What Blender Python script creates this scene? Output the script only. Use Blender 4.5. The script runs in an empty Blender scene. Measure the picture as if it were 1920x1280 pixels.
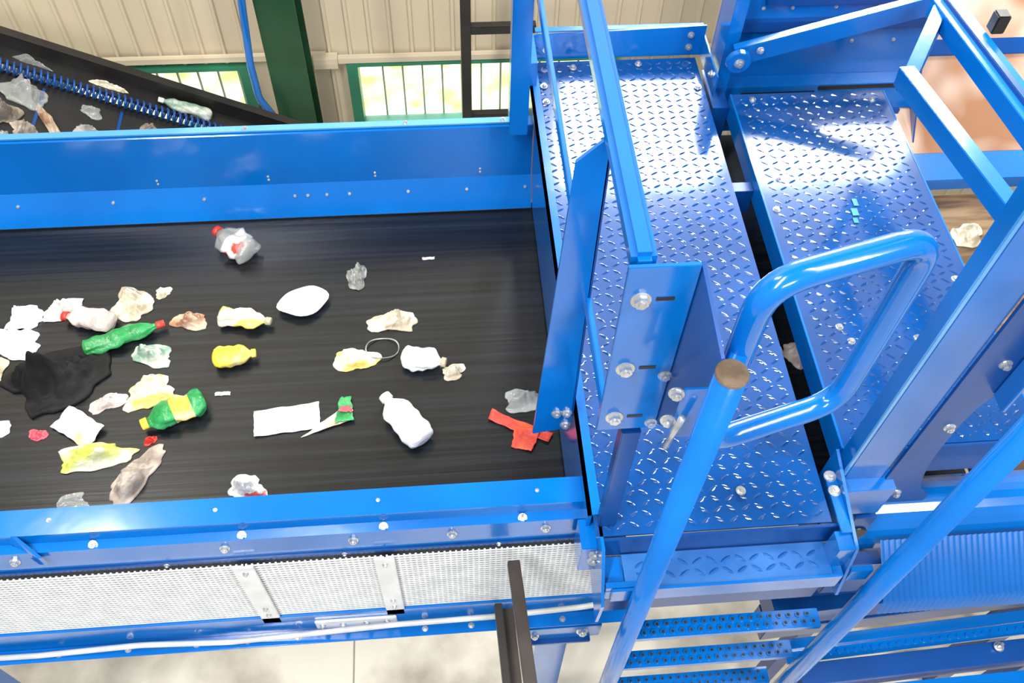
import bpy, bmesh, math, random
from mathutils import Vector, Matrix, noise
sc=bpy.context.scene
col=sc.collection
random.seed(7)
# ------------------------------------------------------------------ materials
def mat(name,c,rough=.5,metal=0,coat=0,spec=.5,c2=None,scale=5,thr=(.4,.6),stretch=None,bump=0,bscale=40,alpha=1,detail=4,coord='Object',trans=0,bdist=.01):
    m=bpy.data.materials.new(name);m.use_nodes=True
    nt=m.node_tree;b=nt.nodes['Principled BSDF']
    b.inputs['Base Color'].default_value=(*c,1)
    b.inputs['Roughness'].default_value=rough;b.inputs['Metallic'].default_value=metal
    b.inputs['Coat Weight'].default_value=coat;b.inputs['Coat Roughness'].default_value=.08
    b.inputs['Specular IOR Level'].default_value=spec
    b.inputs['Alpha'].default_value=alpha
    b.inputs['Transmission Weight'].default_value=trans
    tc=nt.nodes.new('ShaderNodeTexCoord');mp=nt.nodes.new('ShaderNodeMapping')
    nt.links.new(tc.outputs[coord],mp.inputs[0])
    if stretch: mp.inputs['Scale'].default_value=stretch
    if c2:
        n=nt.nodes.new('ShaderNodeTexNoise');n.inputs['Scale'].default_value=scale;n.inputs['Detail'].default_value=detail
        r=nt.nodes.new('ShaderNodeValToRGB')
        r.color_ramp.elements[0].position=thr[0];r.color_ramp.elements[1].position=thr[1]
        r.color_ramp.elements[0].color=(*c,1);r.color_ramp.elements[1].color=(*c2,1)
        nt.links.new(mp.outputs[0],n.inputs[0]);nt.links.new(n.outputs['Fac'],r.inputs[0]);nt.links.new(r.outputs[0],b.inputs['Base Color'])
    if bump:
        n2=nt.nodes.new('ShaderNodeTexNoise');n2.inputs['Scale'].default_value=bscale
        bp=nt.nodes.new('ShaderNodeBump');bp.inputs['Strength'].default_value=bump;bp.inputs['Distance'].default_value=bdist
        nt.links.new(mp.outputs[0],n2.inputs[0]);nt.links.new(n2.outputs['Fac'],bp.inputs['Height']);nt.links.new(bp.outputs[0],b.inputs['Normal'])
    return m
BLUE=mat('blue_paint',(.001,.120,.45),.16,coat=.4,c2=(.001,.140,.51),scale=3,bump=.05,bscale=14)
BLUEP=mat('blue_tread_paint',(.001,.062,.26),.13,coat=.8,spec=.8,c2=(.001,.050,.21),scale=6,bump=.03,bscale=14)
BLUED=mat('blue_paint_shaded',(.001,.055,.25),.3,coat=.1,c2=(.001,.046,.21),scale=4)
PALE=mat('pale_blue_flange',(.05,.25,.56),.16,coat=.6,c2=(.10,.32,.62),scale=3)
STEPM=mat('bright_step_paint',(.01,.13,.44),.36,metal=.3,coat=.5,spec=.9,c2=(.03,.18,.52),scale=8,bump=.05,bscale=20)
ZINC=mat('galvanised_steel',(.66,.68,.69),.25,metal=.75,c2=(.5,.52,.54),scale=30)
WIRE=mat('mesh_wire',(.68,.70,.71),.4,metal=.1,c2=(.60,.62,.63),scale=20)
STRAP=mat('strap_metal',(.74,.77,.80),.35,metal=.3,c2=(.64,.67,.70),scale=12)
CAP=mat('tube_cap_metal',(.22,.16,.11),.35,metal=.8,c2=(.36,.27,.2),scale=25)
BELT=mat('belt_rubber',(.0035,.0045,.0055),.26,c2=(.013,.017,.023),scale=5,thr=(.35,.75),stretch=(.2,12,1),bump=.05,bscale=7)
BELT2=mat('incline_belt_rubber',(.010,.010,.011),.45,c2=(.016,.016,.017),scale=4)
BLACK=mat('black_steel',(.010,.009,.009),.4,c2=(.016,.015,.014),scale=8)
DARKBAR=mat('dark_bronze_steel',(.022,.016,.013),.4,c2=(.036,.027,.021),scale=8)
JOINT=mat('floor_joint_sealant',(.38,.35,.30),.8,c2=(.3,.28,.24),scale=8)
GREEN=mat('green_paint',(.008,.055,.02),.35,c2=(.012,.07,.028),scale=4)
GREENF=mat('green_frame_paint',(.02,.18,.10),.4,c2=(.03,.22,.12),scale=4)
WALL=mat('cream_corrugated_cladding',(.60,.51,.36),.45,c2=(.68,.59,.43),scale=1.2,coord='Generated')
CONC=mat('concrete',(.42,.37,.29),.5,c2=(.88,.82,.69),scale=1.8,thr=(.36,.54),detail=8,bump=.1,bscale=12)
ROOF=mat('roof_sheet',(.10,.11,.12),.6,c2=(.14,.15,.16),scale=2)
GRASS=mat('grass',(.34,.46,.14),.8,c2=(.84,.90,.55),scale=5,detail=10,thr=(.35,.60))
STEEL=mat('chute_steel_warm_reflection',(.50,.25,.14),.22,metal=.4,c2=(.98,.74,.60),scale=2.6,thr=(.42,.58),detail=2,bump=.25,bscale=3,bdist=.03)  # warm reflections on the steel painted into its colour, brown to pink
BROWN=mat('brown_belt',(.11,.065,.035),.25,c2=(.24,.15,.085),scale=5,stretch=(1,6,1))
GREY=mat('grey_cable',(.55,.56,.56),.4,c2=(.45,.46,.46),scale=12)
BARS=mat('pale_green_bars',(.20,.26,.18),.5,c2=(.26,.32,.22),scale=8)
RED=mat('red_plastic',(.65,.04,.025),.4,c2=(.5,.03,.02),scale=8)
GREENSTAIN=mat('green_mark_paint',(.0,.25,.2),.35,c2=(.0,.18,.25),scale=20)
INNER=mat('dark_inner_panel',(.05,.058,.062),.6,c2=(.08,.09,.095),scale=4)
def plastic(name,a,b,scale=16,thr=(.42,.58),rough=.34): return mat(name,a,rough,c2=b,scale=scale,thr=thr,bump=.35,bscale=70,detail=3)
CREAM=plastic('cream_plastic',(.74,.68,.52),(.44,.37,.26))
WHITE=plastic('white_plastic',(.88,.87,.84),(.76,.75,.72))
PINKW=plastic('pinkish_plastic',(.64,.55,.50),(.44,.36,.33))
BEIGE=plastic('beige_paper',(.48,.40,.33),(.26,.21,.17),rough=.7)
BRN=plastic('brown_wrapper',(.32,.15,.08),(.52,.40,.28))
LIME=plastic('lime_film',(.52,.58,.09),(.68,.66,.47),thr=(.42,.54),scale=9)
YEL=plastic('yellow_plastic',(.80,.62,.05),(.70,.62,.28),thr=(.5,.65))
GRN=plastic('green_plastic',(.015,.22,.05),(.04,.33,.10))
GRNC=plastic('clear_green_plastic',(.20,.32,.24),(.54,.57,.50))
CRY=plastic('cream_yellow_film',(.72,.66,.50),(.72,.59,.14),scale=10,thr=(.5,.56))
ORW=plastic('white_orange_packet',(.82,.80,.77),(.65,.40,.22),scale=9,thr=(.58,.64))
REDO=plastic('red_orange_board',(.76,.09,.035),(.55,.05,.03),rough=.5)
BAG=mat('black_cloth_bag',(.007,.007,.007),.75,c2=(.014,.013,.013),scale=8,bump=.6,bscale=22,spec=.25)
PINK=plastic('pink_plastic',(.7,.09,.12),(.5,.07,.1))
BLUEC=plastic('light_blue_plastic',(.2,.45,.6),(.5,.66,.72))
REDW=plastic('red_white_film',(.62,.60,.57),(.55,.07,.05),scale=13,thr=(.57,.6))
GREYP=plastic('grey_film',(.40,.40,.37),(.15,.15,.14))
CARD=plastic('cardboard',(.46,.36,.24),(.58,.49,.36),rough=.8)
BRG=plastic('brown_grey_film',(.30,.24,.18),(.14,.12,.10))
def clearm(name,c,a):
    return mat(name,c,.1,c2=tuple(min(1,x*1.4) for x in c),scale=14,bump=.6,bscale=35,alpha=a,spec=1)
CLEAR=clearm('clear_plastic',(.46,.48,.45),.36)
GLASS=clearm('window_glass',(.8,.88,.85),.08)
# ------------------------------------------------------------------ helpers
def finish(name,me,m,parent=None):
    o=bpy.data.objects.new(name,me)
    if m is not None and len(me.materials)==0: me.materials.append(m)
    col.objects.link(o)
    if parent is not None:
        o.parent=parent
        o.matrix_parent_inverse=parent.matrix_world.inverted()
    return o
def thing(name,label,cat,loc=(0,0,0),group=None):
    e=bpy.data.objects.new(name,None);e.empty_display_size=.1;e.matrix_world=Matrix.Translation(loc)
    col.objects.link(e);e['label']=label;e['category']=cat
    if group:e['group']=group
    return e
def tag(o,label,cat,group=None):
    o['label']=label;o['category']=cat
    if group:o['group']=group
    return o
def bmfin(name,bm,m,parent=None,smooth=False,bev=0):
    if bev:
        bmesh.ops.bevel(bm,geom=[e for e in bm.edges],offset=bev,segments=2,affect='EDGES',clamp_overlap=True)
    bmesh.ops.recalc_face_normals(bm,faces=bm.faces)
    me=bpy.data.meshes.new(name);bm.to_mesh(me);bm.free()
    if smooth:
        for p in me.polygons:p.use_smooth=True
    return finish(name,me,m,parent)
def addbox(bm,x0,x1,y0,y1,z0,z1,M=None):
    vs=[bm.verts.new(Vector((x,y,z)) if M is None else M@Vector((x,y,z))) for x in(x0,x1) for y in(y0,y1) for z in(z0,z1)]
    for f in((0,1,3,2),(4,6,7,5),(0,4,5,1),(2,3,7,6),(0,2,6,4),(1,5,7,3)):bm.faces.new([vs[i] for i in f])
def box(name,x0,x1,y0,y1,z0,z1,m,parent=None,bev=.002):
    bm=bmesh.new();addbox(bm,x0,x1,y0,y1,z0,z1);return bmfin(name,bm,m,parent,bev=bev)
def boxes(name,L,m,parent=None,bev=0):
    bm=bmesh.new()
    for b in L:addbox(bm,*b)
    return bmfin(name,bm,m,parent,bev=bev)
def each(name,L,m,parent=None,bev=.001):
    for b in L:box(name,*b,m,parent,bev)
def frame(p,q,up=(0,0,1)):
    p=Vector(p);q=Vector(q);x=(q-p).normalized();u=Vector(up);y=u.cross(x)
    if y.length<1e-4:y=Vector((0,1,0)).cross(x)
    y.normalize();z=x.cross(y)
    M=Matrix((x,y,z)).transposed().to_4x4();M.translation=p
    return M,(q-p).length
def beam(name,p,q,w,h,m,parent=None,up=(0,0,1),bev=.002):
    M,l=frame(p,q,up);bm=bmesh.new();addbox(bm,0,l,-w/2,w/2,-h/2,h/2,M);return bmfin(name,bm,m,parent,bev=bev)
def poly(name,pts,off,m,parent=None,bev=0):
    bm=bmesh.new();a=[bm.verts.new(Vector(p)) for p in pts];b=[bm.verts.new(Vector(p)+Vector(off)) for p in pts]
    bm.faces.new(a);bm.faces.new(b[::-1]);n=len(a)
    for i in range(n):bm.faces.new([a[i],b[i],b[(i+1)%n],a[(i+1)%n]])
    return bmfin(name,bm,m,parent,bev=bev)
def prism(name,prof,x0,x1,m,parent=None):
    return poly(name,[(x0,y,z) for y,z in prof],(x1-x0,0,0),m,parent)
def fillet(pts,r,n=7,closed=False):
    pts=[Vector(p) for p in pts];out=[];N=len(pts)
    for i,p in enumerate(pts):
        if not closed and i in(0,N-1):out.append(p);continue
        a=pts[i-1];b=pts[(i+1)%N];da=(a-p).normalized();db=(b-p).normalized()
        ang=da.angle(db)
        if ang>3.1:out.append(p);continue
        t=min(r/math.tan(ang/2),(a-p).length*.49,(b-p).length*.49)
        s=p+da*t;e=p+db*t
        for k in range(n+1):
            u=k/n;out.append(s*(1-u)**2+p*2*u*(1-u)+e*u*u)
    return out
def tube(name,pts,r,m,parent=None,closed=False,seg=20,bend=0):
    if bend:pts=fillet(pts,bend,closed=closed)
    pts=[Vector(p) for p in pts];N=len(pts);bm=bmesh.new();rings=[]
    nrm=None
    for i,p in enumerate(pts):
        if closed:t=(pts[(i+1)%N]-pts[i-1]).normalized()
        else:t=(pts[min(i+1,N-1)]-pts[max(i-1,0)]).normalized()
        if nrm is None:nrm=t.orthogonal().normalized()
        nrm=(nrm-t*nrm.dot(t)).normalized();b=t.cross(nrm)
        rings.append([bm.verts.new(p+(nrm*math.cos(2*math.pi*k/seg)+b*math.sin(2*math.pi*k/seg))*r) for k in range(seg)])
    for i in range(N if closed else N-1):
        A=rings[i];B=rings[(i+1)%N]
        if closed and i==N-1:
            sh=min(range(seg),key=lambda s:(A[0].co-B[s].co).length);B=B[sh:]+B[:sh]
        for k in range(seg):bm.faces.new([A[k],A[(k+1)%seg],B[(k+1)%seg],B[k]])
    if not closed:
        bm.faces.new(rings[0][::-1]);bm.faces.new(rings[-1])
    return bmfin(name,bm,m,parent,smooth=True)
def disc(bm,c,n,r,h,seg=12,hex=False):
    n=Vector(n).normalized();u=n.orthogonal().normalized();v=n.cross(u);c=Vector(c)
    s=6 if hex else seg
    a=[bm.verts.new(c+(u*math.cos(2*math.pi*k/s)+v*math.sin(2*math.pi*k/s))*r) for k in range(s)]
    b=[bm.verts.new(c+n*h+(u*math.cos(2*math.pi*k/s)+v*math.sin(2*math.pi*k/s))*r*.95) for k in range(s)]
    fs=[bm.faces.new(a[::-1]),bm.faces.new(b)]
    for k in range(s):fs.append(bm.faces.new([a[k],a[(k+1)%s],b[(k+1)%s],b[k]]))
    return fs
def bolt(c,n,r,parent,long=False):
    bm=bmesh.new();n=Vector(n).normalized();c=Vector(c)
    disc(bm,c,n,r*1.45,r*.25,16);disc(bm,c+n*r*.25,n,r,r*.8,hex=True)
    disc(bm,c+n*r*1.05,n,r*.5,r*(1.4 if long else .35),10)
    return bmfin('bolt',bm,ZINC,parent)
def tread(name,x0,x1,y0,y1,z,t,m,parent,pitch=.035,L=.0315,W=.0095,H=.0032):
    bm=bmesh.new();addbox(bm,x0,x1,y0,y1,z-t,z)
    nx=int((x1-x0-.02)/pitch);ny=int((y1-y0-.01)/(pitch*.8))
    ox=x0+((x1-x0)-(nx-1)*pitch)/2;oy=y0+((y1-y0)-(ny-1)*pitch*.8)/2
    for i in range(nx):
        for j in range(ny):
            a=math.radians(30 if (i+j)%2 else -38);c,s=math.cos(a),math.sin(a);cx=ox+i*pitch;cy=oy+j*pitch*.8
            pr=[(-.5,0),(-.28,-.4),(0,-.5),(.28,-.4),(.5,0),(.28,.4),(0,.5),(-.28,.4)]
            def P(u,v,h):
                u*=L;v*=W;return bm.verts.new((cx+u*c-v*s,cy+u*s+v*c,z+h))
            base=[P(u,v,-.0003) for u,v in pr];top=[P(-.25,0,H),P(.25,0,H)]
            l,r=top
            for q in([base[0],base[1],l],[base[1],base[2],r,l],[base[2],base[3],r],[base[3],base[4],r],[base[4],base[5],r],[base[5],base[6],r],[base[6],base[7],l,r],[base[7],base[0],l]):
                bm.faces.new(q)
    me=bpy.data.meshes.new(name);bm.to_mesh(me);bm.free()
    return finish(name,me,m,parent)
# ------------------------------------------------------------------ setting
def corr(L,name):
    bm=bmesh.new()
    for x0,x1,z0,z1 in L:
        p=.105;pts=[];k=math.floor(x0/p)
        while k*p<x1:
            for dx,dy in((0,0),(.078,0),(.085,-.013),(.098,-.013),(.105,0)):
                X=k*p+dx
                if x0<=X<=x1:pts.append((X,4+dy))
            k+=1
        pts=[(x0,4)]+pts+[(x1,4)]
        a=[bm.verts.new((u,v,z0)) for u,v in pts];b=[bm.verts.new((u,v,z1)) for u,v in pts]
        for i in range(len(pts)-1):
            if pts[i+1][0]-pts[i][0]>1e-5:bm.faces.new([a[i],a[i+1],b[i+1],b[i]])
        addbox(bm,x0,x1,4.02,4.10,z0,z1)
    me=bpy.data.meshes.new(name);bm.to_mesh(me);bm.free();o=finish(name,me,WALL);o['kind']='structure';return o
W1=(-1.95,-.95);W2=(-.46,.95);zb,zt=1.0,1.47
U0,U1,UZ0,UZ1=.65,2.85,3.65,4.55
corr([(-7,W1[0],0,UZ0),(W1[1],W2[0],0,UZ0),(W2[1],7,0,UZ0),(W1[0],W1[1],zt,UZ0),(W2[0],W2[1],zt,UZ0),(W1[0],W1[1],0,zb),(W2[0],W2[1],0,zb),(-7,U0,UZ0,8),(U0,U1,UZ1,8),(U1,7,UZ0,8)],'wall_back')
fl=box('floor',-8,8,-5,4.1,-.1,0,CONC,bev=0);fl['kind']='structure'
ce=box('ceiling',-7,7,-2.5,4.1,8,8.1,ROOF,bev=0);ce['kind']='structure'
tr=boxes('trim_1',[(-7,-.56,3.955,3.985,zt+.03,zt+.06),(-.54,7,3.95,3.985,zt+.005,zt+.035),(-.62,-.5,3.93,3.985,zt-.01,zt+.05)],WALL);tr['kind']='structure'
jt=box('trim_2',-.545,-.537,-5,4.0,.0,.002,JOINT,bev=0);jt['kind']='structure'
def window(n,x0,x1,z0,z1):
    e=bpy.data.objects.new('window_%d'%n,None);col.objects.link(e);e['kind']='structure'
    boxes('window_frame',[(x0,x0+.055,3.95,4.06,z0,z1),(x1-.055,x1,3.95,4.06,z0,z1),(x0+.055,x1-.055,3.95,4.06,z1-.02,z1),(x0+.055,x1-.055,3.95,4.06,z0,z0+.03)],GREENF,e)
    box('glass_pane',x0+.055,x1-.055,4.04,4.045,z0+.03,z1-.02,GLASS,e,bev=0)
    L=[];x=x0+.17
    while x<x1-.06:L.append((x,x+.010,4.07,4.08,z0,z1));x+=.105
    boxes('security_bars',L,BARS,e)
window(1,W1[0],W1[1],zb,zt);window(2,W2[0],W2[1],zb,zt)
e=bpy.data.objects.new('window_3',None);col.objects.link(e);e['kind']='structure'
boxes('window_frame',[(U0,U0+.05,3.97,4.06,UZ0,UZ1),(U1-.05,U1,3.97,4.06,UZ0,UZ1),(1.66,1.84,3.97,4.06,UZ0,UZ1),(U0+.05,U1-.05,3.97,4.06,UZ0,UZ0+.04),(U0+.05,U1-.05,3.97,4.06,UZ1-.04,UZ1)],GREENF,e)
g=box('ground_grass',-9,9,4.12,16,-.12,-.02,GRASS,bev=0);g['kind']='structure'
colm=thing('steel_column','dark green steel H-section column standing against the cladding','steel column',(-.71,3.8,0))
each('flange',[(-.80,-.62,3.69,3.702,0,4.5),(-.80,-.62,3.888,3.90,0,4.5)],GREEN,colm)
box('web',-.716,-.704,3.702,3.888,0,4.5,GREEN,colm,bev=0)
box('base_plate',-.85,-.57,3.65,3.94,0,.02,GREEN,colm)
h=tube('hose',[(-.83,3.62,2.6),(-.825,3.6,2.12),(-.852,3.58,1.78),(-.85,3.58,1.58),(-.775,3.6,1.38),(-.74,3.62,1.1),(-.74,3.62,0.0)],.017,BLUE,bend=.15)
tag(h,'bright blue flexible hose hanging beside the green column','hose')
bp_=thing('post_frame','slim black steel post with side brackets by the window','post',(.145,3.5,0))
box('post',.115,.160,3.47,3.53,0,3.2,BLACK,bp_);box('bracket',.160,.45,3.48,3.52,1.98,2.02,BLACK,bp_);box('bracket',.160,.45,3.48,3.52,1.50,1.52,BLACK,bp_)
# ------------------------------------------------------------------ inclined conveyor
M0=Matrix.Translation((-1.67,0,2.16))@Matrix.Rotation(math.radians(26.5),4,'Y')
ic=thing('inclined_conveyor','inclined black belt conveyor with coiled blue edge skirt','conveyor',(-1.6,2.8,0))
def ibox(name,L,m,bev=0):
    for b in L:
        bm=bmesh.new();addbox(bm,*b,M0);bmfin(name,bm,m,ic,bev=bev)
ibox('belt',[(-1.2,1.5,2.47,3.10,-.02,0)],BELT2)
ibox('belt_cleat',[(x,x+.012,2.5,3.06,0,.004) for x in(-.3,.13,.42,.8)],BLUED)
ibox('side_rail',[(-1.2,1.6,3.215,3.255,.0,.075),(-1.2,1.6,3.13,3.215,.0,.012)],BLACK)
ibox('side_rail',[(-1.2,1.6,2.44,2.465,-.12,.0)],BLUED)
hel=[]
n=0
while True:
    a=n*2*math.pi/10;x=-.9+n*.0024
    if x>1.05:break
    hel.append(M0@Vector((x,3.092+.024*math.cos(a),.030+.024*math.sin(a))));n+=1
tube('coiled_skirt',hel,.0056,BLUED,ic,seg=6)
ibox('support_leg',[(-.5,-.44,2.75,2.8,-1.9,-.03)],BLUED)
# ------------------------------------------------------------------ main conveyor
cv=thing('belt_conveyor','blue steel belt conveyor with wide black rubber belt','conveyor',(-.8,1.6,0))
box('belt',-2.6,1.5,1.07,2.30,2.135,2.15,BELT,cv,bev=0)
prism('side_panel',[(2.275,2.152),(2.335,2.262),(2.35,2.47),(2.377,2.475),(2.377,2.485),(2.342,2.48),(2.338,2.478),(2.327,2.264),(2.268,2.158)],-2.6,.31,BLUE,cv)
box('top_flange',-2.6,.23,2.345,2.370,2.485,2.491,PALE,cv,bev=0)
poly('panel_joint',[(-1.13,2.3325,2.27),(-1.13,2.3445,2.47),(-1.127,2.3445,2.47),(-1.127,2.3325,2.27)],(0,-.003,0),BLUED,cv)
prism('side_panel',[(1.062,2.155),(1.062,2.452),(.992,2.452),(.99,2.41),(.967,2.405),(.965,2.295),(.969,2.295),(.972,2.40),(.995,2.405),(.997,2.446),(1.056,2.446),(1.056,2.155)],-2.6,.33,BLUE,cv)
box('trim_strip',-2.6,.33,.959,.964,2.288,2.305,BLUED,cv)
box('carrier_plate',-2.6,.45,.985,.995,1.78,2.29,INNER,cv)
prism('lower_beam',[(.94,1.77),(.94,1.90),(1.03,1.90),(1.03,1.89),(.95,1.89),(.95,1.78),(1.03,1.78),(1.03,1.77)],-2.6,.50,BLUE,cv)
box('top_flange',-2.6,.50,.90,.94,1.765,1.772,BLUE,cv)
box('dark_gap_filler',.33,1.5,2.30,2.61,2.14,2.15,INNER,cv)  # dark sheet added to hide the bright floor and darken the walkway gap
def guard(x0,x1):
    L=[];p=.0150;w=.0050
    x=x0
    while x<=x1-w:L.append((x,x+w,.950,.953,1.905,2.286));x+=p
    z=1.905
    while z<=2.283:L.append((x0,x1,.947,.950,z,z+w));z+=p
    return boxes('wire_mesh_panel',L,WIRE,cv)
for a,b in((-1.9,-.56),(-.555,-.20),(-.195,.45)):guard(a,b)
for x in(-.56,-.2):
    box('mesh_strap',x-.027,x+.027,.940,.946,1.86,2.29,STRAP,cv)
    for z in(1.93,1.98,2.25):bolt((x,.940,z),(0,-1,0),.006,cv)
box('splice_plate',-.44,-.20,.932,.939,1.80,1.86,STRAP,cv)
for x in(-.42,-.36,-.29,-.23):bolt((x,.932,1.83),(0,-1,0),.007,cv)
for x in(-1.2,-1.0,-.8,-.65,-.5,-.12,.02,.15,.3):bolt((x,.92,1.772),(0,0,1),.007,cv)
for x in(-.90,-.54,-.19,.16):bolt((x,.978,2.407),(0,-.6,1),.0085,cv,True)
for x in(-1.10,-.59,-.27,-.02,.22):bolt((x,.966,2.365),(0,-1,.2),.0095,cv)
for x in(-1.35,-.75,-.3,.1):bolt((x,.959,2.297),(0,-1,0),.005,cv)
for x in(-1.0,-.6,-.2,.2):bolt((x,1.03,2.452),(0,0,1),.004,cv)
poly('stiffener',[(-1.08,.992,2.455),(-1.03,.955,2.40),(-1.03,.955,2.36),(-1.04,.955,2.36),(-1.10,.992,2.42)],(.012,0,0),BLUE,cv)
def fx(px):return -1.45+.00176*px
for px in(8,187,360,535,560,597,641,756,872,988):bolt((fx(px),2.308,2.225),(0,-1,.6),.0062,cv)
for px in(285,495,700,905):
    bolt((fx(px)-.01,2.328,2.285),(0,-1,0),.0035,cv)
    bolt((fx(px)-.01,2.328,2.300),(0,-1,0),.0035,cv)
for x in(-.63,-.11,.21):bolt((x,2.358,2.491),(0,0,1),.006,cv)
box('support_leg',.24,.35,.97,1.05,0,1.765,BLUE,cv)
box('leg_bracket',.17,.43,.915,.935,1.60,1.70,BLUE,cv);bolt((.37,.915,1.66),(0,-1,.3),.014,cv);bolt((.22,.915,1.64),(0,-1,.3),.01,cv)
box('leg_bracket',.20,.40,.90,.97,1.585,1.60,BLUED,cv)
box('support_leg',-1.75,-1.62,.99,1.06,0,1.765,BLUE,cv)
box('support_leg',-1.72,-1.62,2.3,2.4,0,2.14,BLUE,cv);box('cross_beam',-1.70,-1.64,1.06,2.3,1.6,1.7,BLUE,cv)
box('return_tray',-2.6,1.5,1.1,2.25,2.02,2.03,BLUED,cv)
cb=tube('cable',[(-2.0,.92,1.79),(-1.25,.915,1.79),(-.95,.915,1.82),(-.7,.915,1.79),(-.42,.915,1.82),(-.2,.91,1.86),(.1,.91,1.87),(.35,.91,1.90),(.5,.91,1.95),(.7,.91,1.93),(.86,.93,1.85)],.0085,GREY,bend=.2)
tag(cb,'light grey cable conduit clipped along the lower blue beam','cable')
br=thing('bracket_arm','dark square steel arm with open end beside the mesh guard','bracket',(.14,.8,2.3))
beam('arm',(.133,.90,2.31),(.157,.45,2.31),.032,.03,DARKBAR,br)
beam('arm',(.10,.92,1.93),(.115,.5,1.93),.022,.05,BLACK,br)
beam('arm_plate',(.125,.92,1.90),(.14,.5,1.90),.04,.01,DARKBAR,br)
# ------------------------------------------------------------------ platform 1
p1=thing('access_platform','blue diamond tread plate walkway crossing over the conveyor','platform',(.6,1.7,2.4))
tread('tread_plate',.325,.907,.875,2.63,2.5,.006,BLUEP,p1)
boxes('side_skirt',[(.312,.322,.93,2.62,2.17,2.508),(.312,.345,.93,2.62,2.501,2.508)],BLUE,p1)
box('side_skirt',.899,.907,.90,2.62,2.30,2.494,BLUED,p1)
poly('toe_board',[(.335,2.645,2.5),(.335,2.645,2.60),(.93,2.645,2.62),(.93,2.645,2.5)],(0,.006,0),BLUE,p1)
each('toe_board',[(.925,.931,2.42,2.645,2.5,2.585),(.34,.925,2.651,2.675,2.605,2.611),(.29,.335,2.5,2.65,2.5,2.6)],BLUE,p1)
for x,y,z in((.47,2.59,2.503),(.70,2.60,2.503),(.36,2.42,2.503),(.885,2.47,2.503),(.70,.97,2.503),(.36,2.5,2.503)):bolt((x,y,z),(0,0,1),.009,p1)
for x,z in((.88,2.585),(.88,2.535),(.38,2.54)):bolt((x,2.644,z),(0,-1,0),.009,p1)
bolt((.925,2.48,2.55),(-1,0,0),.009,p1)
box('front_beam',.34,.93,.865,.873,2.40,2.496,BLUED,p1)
poly('end_bracket',[(.945,1.04,2.56),(.945,.80,2.50),(.945,.76,2.30),(.945,.88,2.28),(.945,1.04,2.42)],(.008,0,0),BLUE,p1)
each('end_bracket',[(.918,.945,.84,1.0,2.505,2.512),(.905,.945,.80,.85,2.36,2.50)],BLUE,p1)
for p in((.93,.99,2.512),(.93,.95,2.512)):bolt(p,(0,0,1),.011,p1)
for p in((.953,.85,2.45),(.953,.80,2.36)):bolt(p,(1,0,0),.011,p1)
poly('end_bracket',[(.335,1.0,2.5),(.335,.84,2.5),(.335,.75,2.36),(.335,.76,2.22),(.335,.90,2.26)],(.008,0,0),BLUE,p1)
box('end_bracket',.295,.335,.87,.95,2.30,2.44,BLUE,p1)
for z in(2.41,2.37):bolt((.33,.868,z),(0,-1,.5),.011,p1)
tread('step_tread',.395,.91,.775,.862,2.41,.006,STEPM,p1,pitch=.036,L=.034,W=.011,H=.006)
each('step_frame',[(.36,.93,.766,.774,2.35,2.418),(.345,.395,.774,.862,2.35,2.40),(.91,.94,.774,.862,2.33,2.40)],BLUE,p1)
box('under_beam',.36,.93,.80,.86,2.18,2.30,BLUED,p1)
# ------------------------------------------------------------------ railing
rl=thing('guard_railing','blue square tube guard railing along the walkway edge','railing',(.3,1.5,2.5))
beam('top_rail',(.305,.90,3.49),(.305,2.45,3.49),.042,.042,BLUE,rl,bev=.010)
beam('knee_rail',(.30,.93,3.0),(.30,2.45,3.0),.012,.04,BLUE,rl)
poly('post',[(.205,1.2,2.44),(.300,1.2,2.46),(.300,1.2,3.465),(.285,1.2,3.468),(.240,1.2,3.42)],(0,.008,0),BLUE,rl)
poly('post',[(.306,1.2,2.52),(.306,1.245,2.52),(.303,1.225,3.45),(.303,1.2,3.45)],(-.006,0,0),BLUED,rl)
for z,x in((2.54,.288),(2.48,.288),(2.54,.262)):bolt((x,1.2,z),(0,-1,.2),.010,rl)
box('post',.225,.285,2.28,2.34,2.49,5.0,BLUE,rl)
box('bracket_plate',.278,.392,.888,.896,3.0,3.5,BLUE,rl,bev=.001)
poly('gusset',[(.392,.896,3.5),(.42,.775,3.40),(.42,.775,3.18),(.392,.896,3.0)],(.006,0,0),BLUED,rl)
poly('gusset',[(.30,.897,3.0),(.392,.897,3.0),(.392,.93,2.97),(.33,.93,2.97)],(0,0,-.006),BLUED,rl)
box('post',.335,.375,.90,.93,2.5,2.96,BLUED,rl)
for z in(3.42,3.22,3.05):
    bolt((.307,.888,z),(0,-1,.15),.0125,rl)
    box('slot',.332,.362,.8865,.8885,z-.004,z+.004,BLACK,rl,bev=0)
    if z<3.3:bolt((.383,.888,z-.03),(0,-1,.15),.009,rl)
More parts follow.
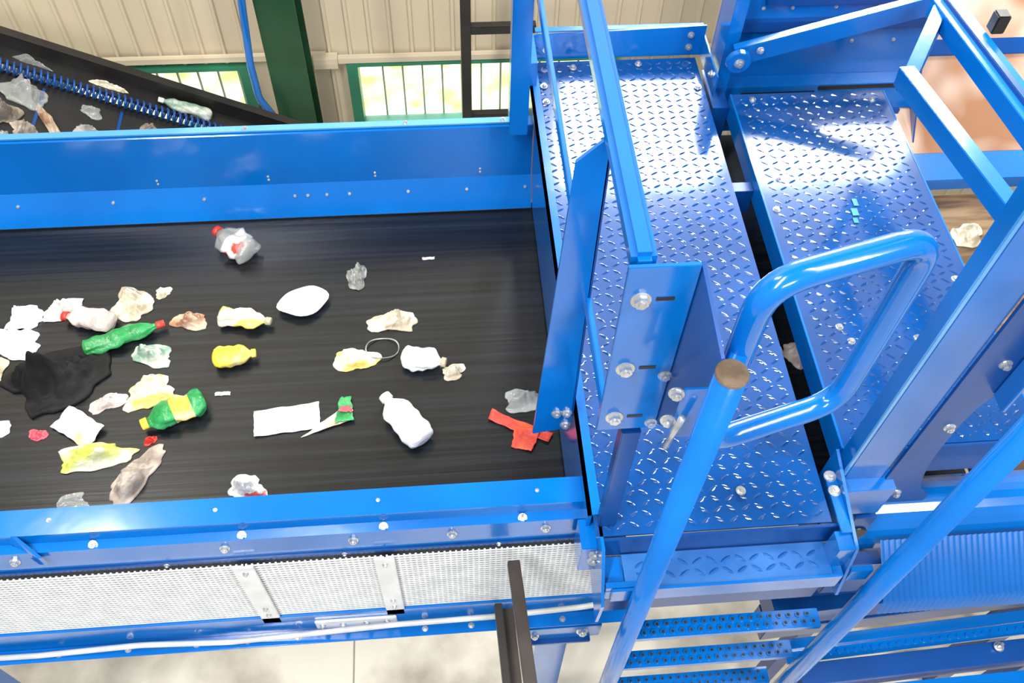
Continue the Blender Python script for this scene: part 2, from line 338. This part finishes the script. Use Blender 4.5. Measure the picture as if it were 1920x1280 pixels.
# ------------------------------------------------------------------ ladder
ld=thing('access_ladder','blue steel ladder with tubular stiles and perforated steps','ladder',(.73,.75,0))
tube('stile',[(.43,.75,0),(.43,.75,3.40)],.0265,BLUE,ld,seg=28)
tube('stile',[(1.03,.75,0),(1.03,.75,3.45)],.0265,BLUE,ld,seg=28)
bm=bmesh.new();disc(bm,(.43,.75,3.40),(0,0,1),.0275,.006,32);bmfin('end_cap',bm,CAP,ld,bev=.001)
z=2.00
while z>.05:
    bm=bmesh.new()
    addbox(bm,.455,1.005,.778,.822,z-.004,z);addbox(bm,.455,1.005,.774,.778,z-.022,z);addbox(bm,.455,1.005,.822,.826,z-.022,z)
    hole=[]
    for k in range(20):
        for y in(.789,.811):
            x=.472+k*.027+(.0135 if y>.8 else 0)
            if x<.998:
                disc(bm,(x,y,z),(0,0,1),.0085,.005,12)
                hole+=disc(bm,(x,y,z+.005),(0,0,1),.005,.0004,10)
    for f_ in hole:f_.material_index=1
    o=bmfin('step',bm,BLUE,ld);o.data.materials.append(DARKBAR)
    z-=.29
each('mounting_lug',[(.345,.43,.775,.79,2.36,2.42),(.955,1.01,.775,.79,2.36,2.42)],BLUE,ld)
poly('latch',[(.385,.80,3.28),(.42,.775,3.32),(.42,.775,3.16),(.385,.80,3.12)],(.004,.004,0),BLUE,ld)
tube('latch_rod',[(.375,.775,3.13),(.385,.77,3.24)],.006,ZINC,ld)
for z in(3.27,3.18):bolt((.375,.80,z),(-.2,-1,.2),.010,ld)
gt=thing('safety_gate','blue tubular loop safety gate hinged on the ladder stile','gate',(.48,.84,3.0))
tube('gate_loop',[(.482,.845,3.0),(.482,.845,3.5),(.775,.925,3.5),(.775,.925,3.0)],.0245,BLUE,gt,closed=True,bend=.075,seg=24)
for z in(3.1,3.33):beam('hinge',(.452,.790,z),(.475,.832,z),.03,.02,BLUE,gt)
# ------------------------------------------------------------------ platform 2 + machine
p2=thing('service_platform','blue diamond tread plate walkway beside the screening machine','platform',(1.25,1.7,2.4))
tread('tread_plate',.995,1.52,1.07,2.43,2.5,.006,BLUEP,p2)
each('side_skirt',[(.987,.994,1.07,2.43,2.42,2.503),(1.521,1.528,1.07,2.43,2.36,2.50)],BLUE,p2)
each('under_beam',[(.908,.986,2.02,2.06,2.36,2.46),(.93,.986,2.40,2.60,2.30,2.47),(1.0,1.52,1.06,1.068,2.36,2.5)],BLUED,p2)
for x,y in((1.06,2.03),(1.02,1.9),(1.09,1.45),(1.11,1.40),(1.09,1.33),(1.47,2.38),(1.06,2.40),(1.3,1.4),(1.48,1.6)):bolt((x,y,2.5),(0,0,1),.008,p2)
mk=boxes('paint_mark',[(1.245,1.26,1.83,1.85,2.5025,2.5032),(1.25,1.27,1.86,1.89,2.5025,2.5032),(1.265,1.28,1.90,1.93,2.5025,2.5032)],GREENSTAIN,p2)
sm=thing('screening_machine','blue steel sorting machine housing with panels and frame','machine',(1.6,2.3,0))
each('housing_panel',[(.955,1.76,2.62,2.63,2.16,2.86),(.955,1.0,2.50,2.62,2.32,2.86),(1.0,1.75,2.56,2.62,2.30,2.42)],BLUE,sm)
each('housing_rib',[(1.0,1.74,2.60,2.62,2.62,2.66)],BLUED,sm)
each('panel_slot',[(1.08,1.35,2.557,2.56,2.385,2.395),(1.36,1.70,2.555,2.56,2.40,2.415)],BLACK,sm)
box('housing_panel',1.1,1.68,2.60,2.619,2.72,2.82,BLUED,sm)
for x in(1.05,1.15,1.3,1.45,1.6):
    bolt((x,2.62,2.56),(0,-1,0),.005,sm);bolt((x+.05,2.62,2.70),(0,-1,0),.005,sm);bolt((x,2.56,2.36),(0,-1,0),.006,sm)
beam('swing_arm',(.98,2.46,2.64),(1.62,2.46,2.83),.03,.07,BLUE,sm)
bm=bmesh.new();disc(bm,(.985,2.435,2.642),(0,-1,0),.042,.02,24);bmfin('arm_pivot',bm,BLUE,sm,bev=.002)
bolt((.985,2.415,2.642),(0,-1,0),.012,sm);bolt((1.05,2.43,2.68),(0,-1,0),.009,sm)
box('red_button',1.22,1.26,2.60,2.62,2.80,2.84,RED,sm,bev=.008)
def fr(p,q,w=.05,h=.05,m=BLUE):return beam('frame_beam',p,q,w,h,m,sm)
fr((1.335,2.06,2.87),(1.375,1.42,2.95),.045,.06)
fr((1.55,2.36,2.88),(1.59,1.60,2.93),.085,.06)
fr((1.545,2.36,2.915),(1.585,1.60,2.965),.02,.02,BLUED)
fr((1.335,2.03,2.86),(1.56,2.38,2.88),.04,.06)
box('latch',1.60,1.64,2.15,2.19,2.93,2.99,BLACK,sm,bev=.004)
poly('chute_sheet',[(1.55,2.42,2.2),(3.1,2.42,2.2),(3.1,3.40,2.8),(1.55,3.40,2.8)],(0,.0,-.01),STEEL,sm)
poly('chute_seam',[(1.55,2.73,2.393),(3.1,2.73,2.393),(3.1,2.78,2.424),(1.55,2.78,2.424)],(0,0,.004),BLUED,sm)
poly('chute_side',[(1.745,2.44,2.20),(1.745,3.3,2.73),(1.745,3.3,2.9),(1.745,2.62,2.9),(1.745,2.62,2.45)],(.006,0,0),BLUED,sm)
box('chute_lip',1.53,3.1,2.28,2.42,2.15,2.20,BLUE,sm)
box('brown_belt',1.54,3.1,1.15,2.28,2.10,2.12,BROWN,sm,bev=0)
each('machine_leg',[(2.5,2.6,2.30,2.40,0,2.15),(1.62,1.70,2.55,2.61,0,2.3),(2.5,2.6,1.2,1.3,0,2.1)],BLUED,sm)
# columns
c1=thing('support_column','wide blue channel column with bolts beside the ladder','column',(1.03,1.0,2.5))
boxes('channel',[(.968,1.070,.985,.993,2.50,4.4),(.968,.976,.993,1.045,2.50,4.4)],BLUE,c1,bev=.001)
box('flange_strip',.956,.968,.985,.991,2.52,4.4,PALE,c1)
box('foot_plate',.95,1.095,.95,1.05,2.36,2.5,BLUE,c1)
c2=thing('support_column','darker blue bolted column plate with curved foot at the walkway end','column',(1.12,1.0,2.3))
curve=[(1.152+.075*(1-math.cos(a)),2.70-.30*math.sin(a)) for a in[math.pi/2*i/10 for i in range(11)]]
cp=[(1.074,4.4),(1.074,2.36)]+curve[::-1]+[(1.153,2.78),(1.160,2.84),(1.178,2.90),(1.178,4.4)]
cp.insert(2,(1.227,2.36))
poly('column_plate',[(x,.985,z) for x,z in cp],(0,-.008,0),BLUED,c2)
box('column_flange',1.168,1.178,.93,.976,2.9,4.4,BLUE,c2)
for x,z in((1.14,3.02),(1.13,2.76),(1.13,2.42)):bolt((x,.977,z),(0,-1,0),.010,c2)
# hood
hd=thing('machine_hood','blue curved machine hood with ribbed lower sheet','machine cover',(1.6,.95,2.0))
prof=[(1.05+.10*math.cos(a),2.11+.12*math.sin(a)) for a in[math.pi*i/14 for i in range(15)]]
prism('hood',prof,1.10,2.3,BLUE,hd)
bm=bmesh.new();rows=[]
for j,(y,z) in enumerate(((.94,2.19),(.80,2.09),(.79,2.02))):
    rows.append([bm.verts.new((1.16+i*.00425,y,z+(.0028*math.sin(i*math.pi/2.0+.4)))) for i in range(270)])
for j in range(2):
    for i in range(269):bm.faces.new([rows[j][i],rows[j][i+1],rows[j+1][i+1],rows[j+1][i]])
bmfin('ribbed_sheet',bm,mat('matte_blue_sheet',(.001,.11,.42),.42,c2=(.001,.095,.36),scale=4),hd,smooth=True)
box('side_plate',1.04,1.10,.945,1.05,2.05,2.34,BLUED,hd)
bm=bmesh.new();disc(bm,(1.07,.943,2.25),(0,-1,0),.03,.004,20);bmfin('port',bm,BLACK,hd)
box('side_plate',1.06,1.18,.90,.94,1.9,2.12,BLUED,hd)
box('under_panel',1.10,2.2,.96,.97,1.70,2.09,BLUED,hd)
box('hood_leg',2.2,2.28,1.05,1.13,0,2.1,BLUED,hd)
lf=thing('lower_frame','blue lower frame of parallel beams above the concrete','steel frame',(1.5,.9,0))
beam('beam',(.99,.96,1.62),(2.18,1.02,1.62),.10,.12,BLUED,lf)
beam('beam',(.99,.95,1.5),(2.18,1.01,1.5),.09,.10,BLUED,lf)
beam('beam',(.99,.86,1.5),(2.18,.92,1.5),.035,.04,BLUE,lf)
bm=bmesh.new();M,l=frame((1.05,.825,1.5),(2.18,.88,1.5));addbox(bm,0,l,-.02,.02,-.005,.005,M)
for k in range(36):
    disc(bm,M@Vector((.03+k*.03,0,.005)),M.to_3x3()@Vector((0,0,1)),.008,.004,10)
bmfin('perforated_strip',bm,BLUE,lf)
beam('beam',(1.07,.76,1.5),(2.18,.80,1.5),.07,.08,BLUED,lf)
beam('beam',(1.07,.69,1.45),(2.18,.71,1.45),.06,.08,BLUE,lf)
each('upright',[(2.1,2.16,.85,.91,0,1.5),(1.3,1.36,1.05,1.11,0,1.58)],BLUED,lf)
bolt((1.75,.80,1.545),(0,0,1),.012,lf,True)
# ------------------------------------------------------------------ waste pieces
def settle(parts,root,x,y,rz,zbase,incl=False):
    R=Matrix.Rotation(rz,4,'Z')
    if incl:R=Matrix.Rotation(math.radians(26.5),4,'Y')@R
    low=1e9
    nrm=Vector((math.sin(math.radians(26.5)),0,math.cos(math.radians(26.5)))) if incl else Vector((0,0,1))
    for p in parts:
        for v in p.data.vertices:low=min(low,(R@v.co).dot(nrm))
    T=Matrix.Translation(Vector((x,y,zbase))-nrm*low)
    for p in parts:
        p.data.transform(R)
        if p is root:p.matrix_world=T
        else:p.parent=root
def crumple(name,sx,sy,sz,m,seed,sharp=1.0):
    """crushed film or carton: irregular outline, thin rim, sharp folds"""
    bm=bmesh.new();seg=64;nr=22;T=[];B=[]
    rnd=random.Random(seed*13+1)
    ph=[rnd.uniform(0,6.28) for _ in range(5)]
    off=Vector((seed*3.1,seed*1.7,seed*.9))
    folds=[(rnd.uniform(0,6.28),rnd.uniform(-.5,.5),rnd.uniform(.25,.6)) for _ in range(6)]
    for i in range(nr+1):
        r=i/nr;tr_=[];br_=[]
        for k in range(seg):
            a=2*math.pi*k/seg
            o=1+.17*math.cos(2*a+ph[0])+.12*math.cos(3*a+ph[1])+.06*math.cos(5*a+ph[2])+.03*math.cos(8*a+ph[3])+.02*math.cos(13*a+ph[4])
            o*=1/max(abs(math.cos(a)),abs(math.sin(a)))**.4
            u=math.cos(a)*r*o;v=math.sin(a)*r*o
            h=.65*(1-r**3.5)
            for fa,fo,fw in folds:
                d=(u*math.cos(fa)+v*math.sin(fa)-fo)
                h+=.32*max(0,1-abs(d)/fw)*(1-r*.5)-.08
            P=Vector((u*2.0,v*2.0,0))+off
            h+=sharp*(.45*(abs(noise.noise(P))-.2)+.36*(abs(noise.noise(P*2.5))-.2))*(1.1-r*.6)
            h=max(h,.12)*(1 if r<.97 else .5)
            x=u*sx/2+.04*sx*noise.noise(P*1.7);y=v*sy/2+.04*sy*noise.noise(P*1.7+Vector((9,0,0)))
            tr_.append(bm.verts.new((x,y,h*sz)));br_.append(bm.verts.new((x,y,.0+.10*sz*r*r*max(0,noise.noise(P*.8)))))
            if i==0:break
        T.append(tr_);B.append(br_)
    for R_,flip in((T,False),(B,True)):
        for k in range(seg):
            f=[R_[0][0],R_[1][k],R_[1][(k+1)%seg]];bm.faces.new(f[::-1] if flip else f)
        for i in range(1,nr):
            for k in range(seg):
                f=[R_[i][k],R_[i+1][k],R_[i+1][(k+1)%seg],R_[i][(k+1)%seg]];bm.faces.new(f[::-1] if flip else f)
    for k in range(seg):bm.faces.new([T[nr][k],B[nr][k],B[nr][(k+1)%seg],T[nr][(k+1)%seg]])
    return bmfin(name,bm,m,None,smooth=True)
def lathe(name,prof,m,seed=0,flat=.75,dent=.0,seg=28):
    bm=bmesh.new();rings=[]
    for x,r in prof:
        ring=[]
        for k in range(seg):
            a=2*math.pi*k/seg;rr=r*(1+dent*noise.noise(Vector((x*22+seed,math.cos(a)*1.3,math.sin(a)*1.3+seed))))
            ring.append(bm.verts.new((x,math.cos(a)*rr,math.sin(a)*rr*flat)))
        rings.append(ring)
    for A,B in zip(rings,rings[1:]):
        for k in range(seg):bm.faces.new([A[k],A[(k+1)%seg],B[(k+1)%seg],B[k]])
    bm.faces.new(rings[0][::-1]);bm.faces.new(rings[-1])
    return bmfin(name,bm,m,None,smooth=True)
def bottle(name,L,r,m,mc,seed,flat=.7,dent=.4,ml=None):
    h=L/2
    pr=[(-h,r*.55),(-h+.006,r*.9)]+[(-h+.012+(L*.6)*t/12,r*(1+.05*math.sin(t*1.4+seed))) for t in range(13)]
    pr+=[(h-L*.27,r*.93),(h-L*.19,r*.62),(h-L*.14,r*.38),(h-L*.10,r*.34)]
    b=lathe(name,pr,m,seed,flat,dent);parts=[b]
    parts.append(lathe('bottle_cap',[(h-L*.10,r*.40),(h-L*.095,r*.44),(h,r*.42),(h+.001,r*.36)],mc,0,max(flat,.8),0,16))
    if ml:parts.append(lathe('bottle_label',[(p[0],p[1]*1.02) for p in pr[5:12]],ml,seed,flat,dent))
    return parts
def sheet(name,w,h,m,seed,amp=.012,pts=None):
    bm=bmesh.new();n=18;T=[];B=[]
    for j in range(n+1):
        for i in range(n+1):
            u=i/n-.5;v=j/n-.5
            if pts:
                (ax,ay),(bx,by),(cx,cy),(dx,dy)=pts;s=u+.5;t=v+.5
                X=(ax*(1-s)+bx*s)*(1-t)+(dx*(1-s)+cx*s)*t;Y=(ay*(1-s)+by*s)*(1-t)+(dy*(1-s)+cy*s)*t
            else:X=u*w;Y=v*h
            X+=noise.noise(Vector((v*5,seed,1)))*.004;Y+=noise.noise(Vector((u*5,seed,4)))*.004
            z=amp*(noise.noise(Vector((X*14+seed,Y*14,seed)))+.4*abs(noise.noise(Vector((X*26,Y*26+seed,0)))))
            T.append(bm.verts.new((X,Y,z+.0025)));B.append(bm.verts.new((X,Y,z)))
    N=n+1
    for j in range(n):
        for i in range(n):
            a=j*N+i;bm.faces.new([T[a],T[a+1],T[a+N+1],T[a+N]]);bm.faces.new([B[a],B[a+N],B[a+N+1],B[a+1]])
    for i in range(n):
        bm.faces.new([T[i],B[i],B[i+1],T[i+1]]);k=n*N+i;bm.faces.new([T[k],T[k+1],B[k+1],B[k]])
        k=i*N;bm.faces.new([T[k],T[k+N],B[k+N],B[k]]);k=i*N+n;bm.faces.new([T[k],B[k],B[k+N],T[k+N]])
    return bmfin(name,bm,m,None,smooth=True)
def tray():
    bm=bmesh.new();prof=[(0,.004),(.6,.004),(.82,.012),(.9,.022),(1,.024),(1,.020),(.9,.018),(.82,.008),(.6,0),(0,0)]
    seg=28;rs=[]
    for r,z in prof:
        if r==0:rs.append([bm.verts.new((0,0,z))]);continue
        rs.append([bm.verts.new(((.080+.006*math.cos(4*a))*r*math.cos(a),(.058+.004*math.sin(3*a))*r*math.sin(a),z+.004*math.sin(2*a)*r)) for a in[2*math.pi*k/seg for k in range(seg)]])
    for A,B in zip(rs,rs[1:]):
        for k in range(seg):
            k2=(k+1)%seg
            if len(A)==1:bm.faces.new([A[0],B[k],B[k2]])
            elif len(B)==1:bm.faces.new([A[k],B[0],A[k2]])
            else:bm.faces.new([A[k],B[k],B[k2],A[k2]])
    return bmfin('food_tray',bm,WHITE,None,smooth=True)
G='mixed waste on the sorting belt'
ZB=2.1505
def put(parts,x,y,rz,label,cat,incl=False,g=G,z=None):
    if not isinstance(parts,list):parts=[parts]
    zz=ZB
    if incl:zz=2.16-(x+1.67)*math.tan(math.radians(26.5))+.001
    if z:zz=z
    settle(parts,parts[0],x,y,math.radians(rz),zz,incl)
    tag(parts[0],label,cat,g)
put(bottle('plastic_bottle',.17,.045,CLEAR,RED,1,.7,.5,REDW),-.71,2.14,140,'crushed clear plastic bottle with red cap','bottle')
put(crumple('crumpled_wrapper',.07,.09,.045,GREYP,2),-.30,1.99,10,'small crumpled grey beige wrapper','wrapper')
put(crumple('crumpled_carton',.14,.11,.05,CREAM,3),-1.02,1.92,-20,'crumpled cream drink carton','carton')
put(crumple('paper_scrap',.055,.04,.02,CREAM,4),-.93,1.965,10,'small cream paper scrap','paper')
put(crumple('crumpled_wrapper',.10,.07,.04,BRN,5),-.83,1.84,-5,'crumpled brown snack wrapper','wrapper')
put(bottle('plastic_bottle',.17,.032,CRY,CREAM,6,.6,.6),-.65,1.825,-12,'small flattened lime and cream bottle','bottle')
put(tray(),-.47,1.885,15,'flattened white oval food tray','tray')
put(crumple('crumpled_wrapper',.14,.085,.045,CREAM,8),-.18,1.80,-5,'crumpled cream film wrapper','wrapper')
put(bottle('plastic_bottle',.17,.036,PINKW,RED,9,.7,.4),-1.14,1.85,168,'pinkish white plastic bottle with red cap','bottle')
put(bottle('plastic_bottle',.25,.029,GRN,RED,10,.7,.5),-1.02,1.78,20,'long green plastic bottle with orange red cap','bottle')
put(crumple('crumpled_bottle',.14,.07,.045,GRNC,11),-.93,1.715,-12,'crushed pale green clear bottle','bottle')
put(bottle('plastic_bottle',.13,.034,YEL,YEL,12,.8,.2),-.67,1.68,6,'small yellow plastic bottle','bottle')
put(crumple('crumpled_wrapper',.13,.085,.04,CRY,13),-.30,1.66,-15,'crumpled cream and yellow film','wrapper')
put(tube('plastic_strap',[(.052*math.cos(a),.040*math.sin(a),.004*math.sin(3*a)) for a in[2*math.pi*k/36 for k in range(36)]],.0022,GREYP,closed=True,seg=8),-.215,1.695,0,'thin grey plastic strap bent into a hoop','strap')
put(bottle('plastic_bottle',.14,.038,WHITE,CREAM,14,.6,.5),-.085,1.63,-15,'crushed white plastic bottle','bottle')
put(crumple('carton_scrap',.07,.055,.035,CREAM,15),.005,1.595,0,'small cream carton scrap','carton')
put(crumple('crumpled_film',.12,.09,.05,WHITE,16),-1.35,1.885,0,'crumpled white plastic film','plastic film')
put(crumple('crumpled_film',.11,.09,.05,REDW,17),-1.235,1.91,0,'crumpled white film with blue and red print','plastic film')
put(crumple('paper_bag',.19,.10,.05,WHITE,18),-1.37,1.79,-10,'flattened white paper bag','paper bag')
put(crumple('cardboard_scrap',.13,.12,.04,CARD,19),-1.43,1.66,30,'crumpled beige cardboard piece','cardboard')
put(crumple('garbage_bag',.31,.19,.115,BAG,20,1.15),-1.195,1.645,35,'heaped soft matte black fabric bag','garbage bag')
put(crumple('paper_scrap',.10,.06,.03,PINKW,21),-1.04,1.55,30,'crumpled brown and pink paper','paper')
put(crumple('crumpled_wrapper',.16,.095,.055,CRY,22),-.92,1.575,20,'crumpled cream film with yellow print','wrapper')
put(sheet('flat_packet',.14,.08,ORW,23,.02),-1.11,1.465,-35,'white packet with orange print','packet')
put(bottle('plastic_bottle',.19,.042,GRN,YEL,24,.6,.5,YEL),-.83,1.485,205,'flattened green plastic bottle with yellow label','bottle')
put(sheet('paper_sheet',.195,.09,WHITE,25,.006),-.50,1.455,6,'flat white rectangular paper sheet','paper')
t=sheet('snack_packet',.1,.1,CREAM,26,.012,[(-.10,-.06),(.05,-.01),(.05,.03),(.02,.035)])
t2=sheet('packet_print',.1,.1,GRN,27,.01,[(.0,-.02),(.055,-.015),(.045,.07),(.01,.07)]);t3=sheet('packet_print',.1,.1,PINK,28,.01,[(.01,.015),(.05,.012),(.047,.035),(.018,.035)])
for q,dz in((t2,.006),(t3,.012)):q.data.transform(Matrix.Translation((0,0,dz)))
put([t,t2,t3],-.355,1.45,0,'torn white snack packet with green and red print','packet')
put(bottle('plastic_bottle',.20,.045,WHITE,WHITE,29,.7,.15),-.15,1.42,125,'plain milky white plastic detergent bottle','bottle')
put(crumple('clear_tray',.13,.07,.04,CLEAR,30),.215,1.475,-5,'crushed clear plastic tray','tray')
r1=sheet('red_packaging',.2,.1,REDO,31,.012,[(-.11,.03),(.07,-.045),(.085,-.015),(-.10,.065)])
r2=sheet('packaging_flap',.2,.1,REDO,32,.012,[(-.04,-.06),(.02,-.075),(.05,.0),(-.03,.01)])
put([r1,r2],.21,1.375,-5,'torn red orange cardboard packaging','packaging')
put(crumple('plastic_bag',.20,.09,.05,LIME,33),-1.05,1.365,12,'crumpled lime yellow plastic bag','plastic bag')
put(crumple('crumpled_paper',.20,.085,.05,BEIGE,34),-.92,1.295,50,'crumpled beige brown paper','paper')
put(crumple('bottle_cap',.035,.03,.02,RED,35),-.895,1.41,0,'small orange red bottle cap','bottle cap')
put(crumple('plastic_cup',.10,.08,.05,REDW,36),-.60,1.235,0,'crushed clear cup with red print','cup')
put(crumple('clear_film',.10,.06,.02,CLEAR,37),-1.09,1.215,20,'crumpled clear plastic film','plastic film')
put(sheet('label_scrap',.045,.012,WHITE,38,.002),-.70,1.56,0,'tiny white label scrap','paper')
put(sheet('label_scrap',.04,.01,WHITE,39,.002),-.06,2.06,0,'tiny white label scrap','paper')
put(crumple('plastic_piece',.05,.04,.02,PINK,40),-1.225,1.45,0,'small pink plastic piece','plastic piece')
put(crumple('crumpled_film',.08,.09,.035,PINKW,41),1.10,1.59,0,'crumpled pink and white film under the walkway','plastic film')
put(crumple('crumpled_film',.08,.09,.035,CREAM,43),1.015,1.60,0,'crumpled cream film under the walkway','plastic film')
put(crumple('crumpled_film',.11,.07,.03,WHITE,42),-1.37,1.475,0,'crumpled white plastic film','plastic film')
put(crumple('crumpled_film',.12,.10,.04,CREAM,44),1.86,2.08,0,'crumpled cream film on the brown belt','plastic film',g='waste on the brown belt',z=2.121)
GI='waste on the inclined belt'
put(crumple('crumpled_bottle',.15,.12,.09,CLEAR,50),-1.60,2.99,0,'large crushed clear plastic bottle','bottle',True,GI)
put(crumple('crumpled_film',.14,.12,.07,BRG,51),-1.66,2.86,0,'crumpled grey brown plastic film','plastic film',True,GI)
put(crumple('paper_roll',.22,.035,.035,BRN,52),-1.50,2.88,-55,'crumpled brown paper strip','paper',True,GI)
put(crumple('clear_film',.08,.06,.03,CLEAR,53),-1.385,3.01,0,'crumpled clear plastic film','plastic film',True,GI)
put(crumple('crumpled_wrapper',.11,.07,.035,GREYP,54),-1.37,2.89,-10,'crumpled grey wrapper with green tint','wrapper',True,GI)
put(crumple('crumpled_wrapper',.09,.08,.04,BRG,55),-1.18,2.98,-30,'crumpled beige brown film wrapper','wrapper',True,GI)
put(crumple('crumpled_film',.10,.10,.06,BLUEC,56),-1.77,2.98,0,'crumpled pale blue film','plastic film',True,GI)
put(crumple('crumpled_film',.12,.10,.06,CLEAR,60),-1.63,2.72,0,'crumpled clear plastic film scrap','plastic film',True,GI)
put(crumple('crumpled_film',.11,.09,.05,BRG,61),-1.76,2.74,20,'crumpled brownish plastic film','plastic film',True,GI)
put(crumple('crumpled_film',.09,.08,.05,BEIGE,62),-1.57,2.81,20,'crumpled brown and grey film scrap','plastic film',True,GI)
put(bottle('plastic_bottle',.22,.028,GRNC,WHITE,57,.8,.3),-1.08,3.17,180,'clear greenish plastic bottle lying on the skirt edge','bottle',True,GI)
put(crumple('clear_film',.16,.04,.03,CREAM,58),-1.34,3.17,0,'twisted cream plastic film on the skirt edge','plastic film',True,GI)
put(crumple('clear_film',.18,.03,.03,CLEAR,59),-1.60,3.17,0,'twisted clear plastic film on the skirt edge','plastic film',True,GI)
# ------------------------------------------------------------------ camera / light
R=((0.99654,-0.07912,0.02529),(-0.05046,-0.81853,-0.57224),(0.06598,0.56899,-0.8197))
cam=bpy.data.cameras.new('camera');co=bpy.data.objects.new('camera',cam);col.objects.link(co)
rt=Vector(R[0]);up=-Vector(R[1]);bk=-Vector(R[2])
Mx=Matrix((rt,up,bk)).transposed().to_4x4();Mx.translation=(0,0,4.6);co.matrix_world=Mx
cam.sensor_width=36;cam.lens=1750/1920*36;cam.clip_start=.02
sc.camera=co
def area(name,loc,tgt,sx,sy,pw,c=(1,1,1)):
    l=bpy.data.lights.new(name,'AREA');l.shape='RECTANGLE';l.size=sx;l.size_y=sy;l.energy=pw;l.color=c
    o=bpy.data.objects.new(name,l);col.objects.link(o);o.location=loc
    o.rotation_euler=(Vector(tgt)-Vector(loc)).to_track_quat('-Z','Y').to_euler();return o
area('daylight_upper_window',(1.75,4.16,4.10),(1.75,0,3.6),2.2,.9,360,(.95,.98,1))
area('added_overhead_light',(-1.6,-.5,7.5),(-.8,1.5,2),.4,4,430,(1,.99,.96))  # unseen overhead lights, all four added for fill and highlight streaks on tubes
area('added_overhead_light',(3.2,-.5,7.0),(1.5,1.2,2),.4,4,240,(1,.99,.97))
area('added_overhead_light',(.8,-3.5,6.5),(.5,1.5,2),2,.4,190,(1,.99,.97))
area('added_overhead_light',(-2.5,2.5,7.5),(-1,3.6,1.5),2.0,.6,140,(1,.97,.92))
area('outdoor_daylight',(0,8,6),(0,7,0),9,6,1400,(1,1,.95))
w=bpy.data.worlds.new('world');sc.world=w;w.use_nodes=True
nt=w.node_tree;bg=nt.nodes['Background'];bg.inputs['Color'].default_value=(.9,.95,1,1);bg.inputs['Strength'].default_value=.42
sc.view_settings.view_transform='Standard'
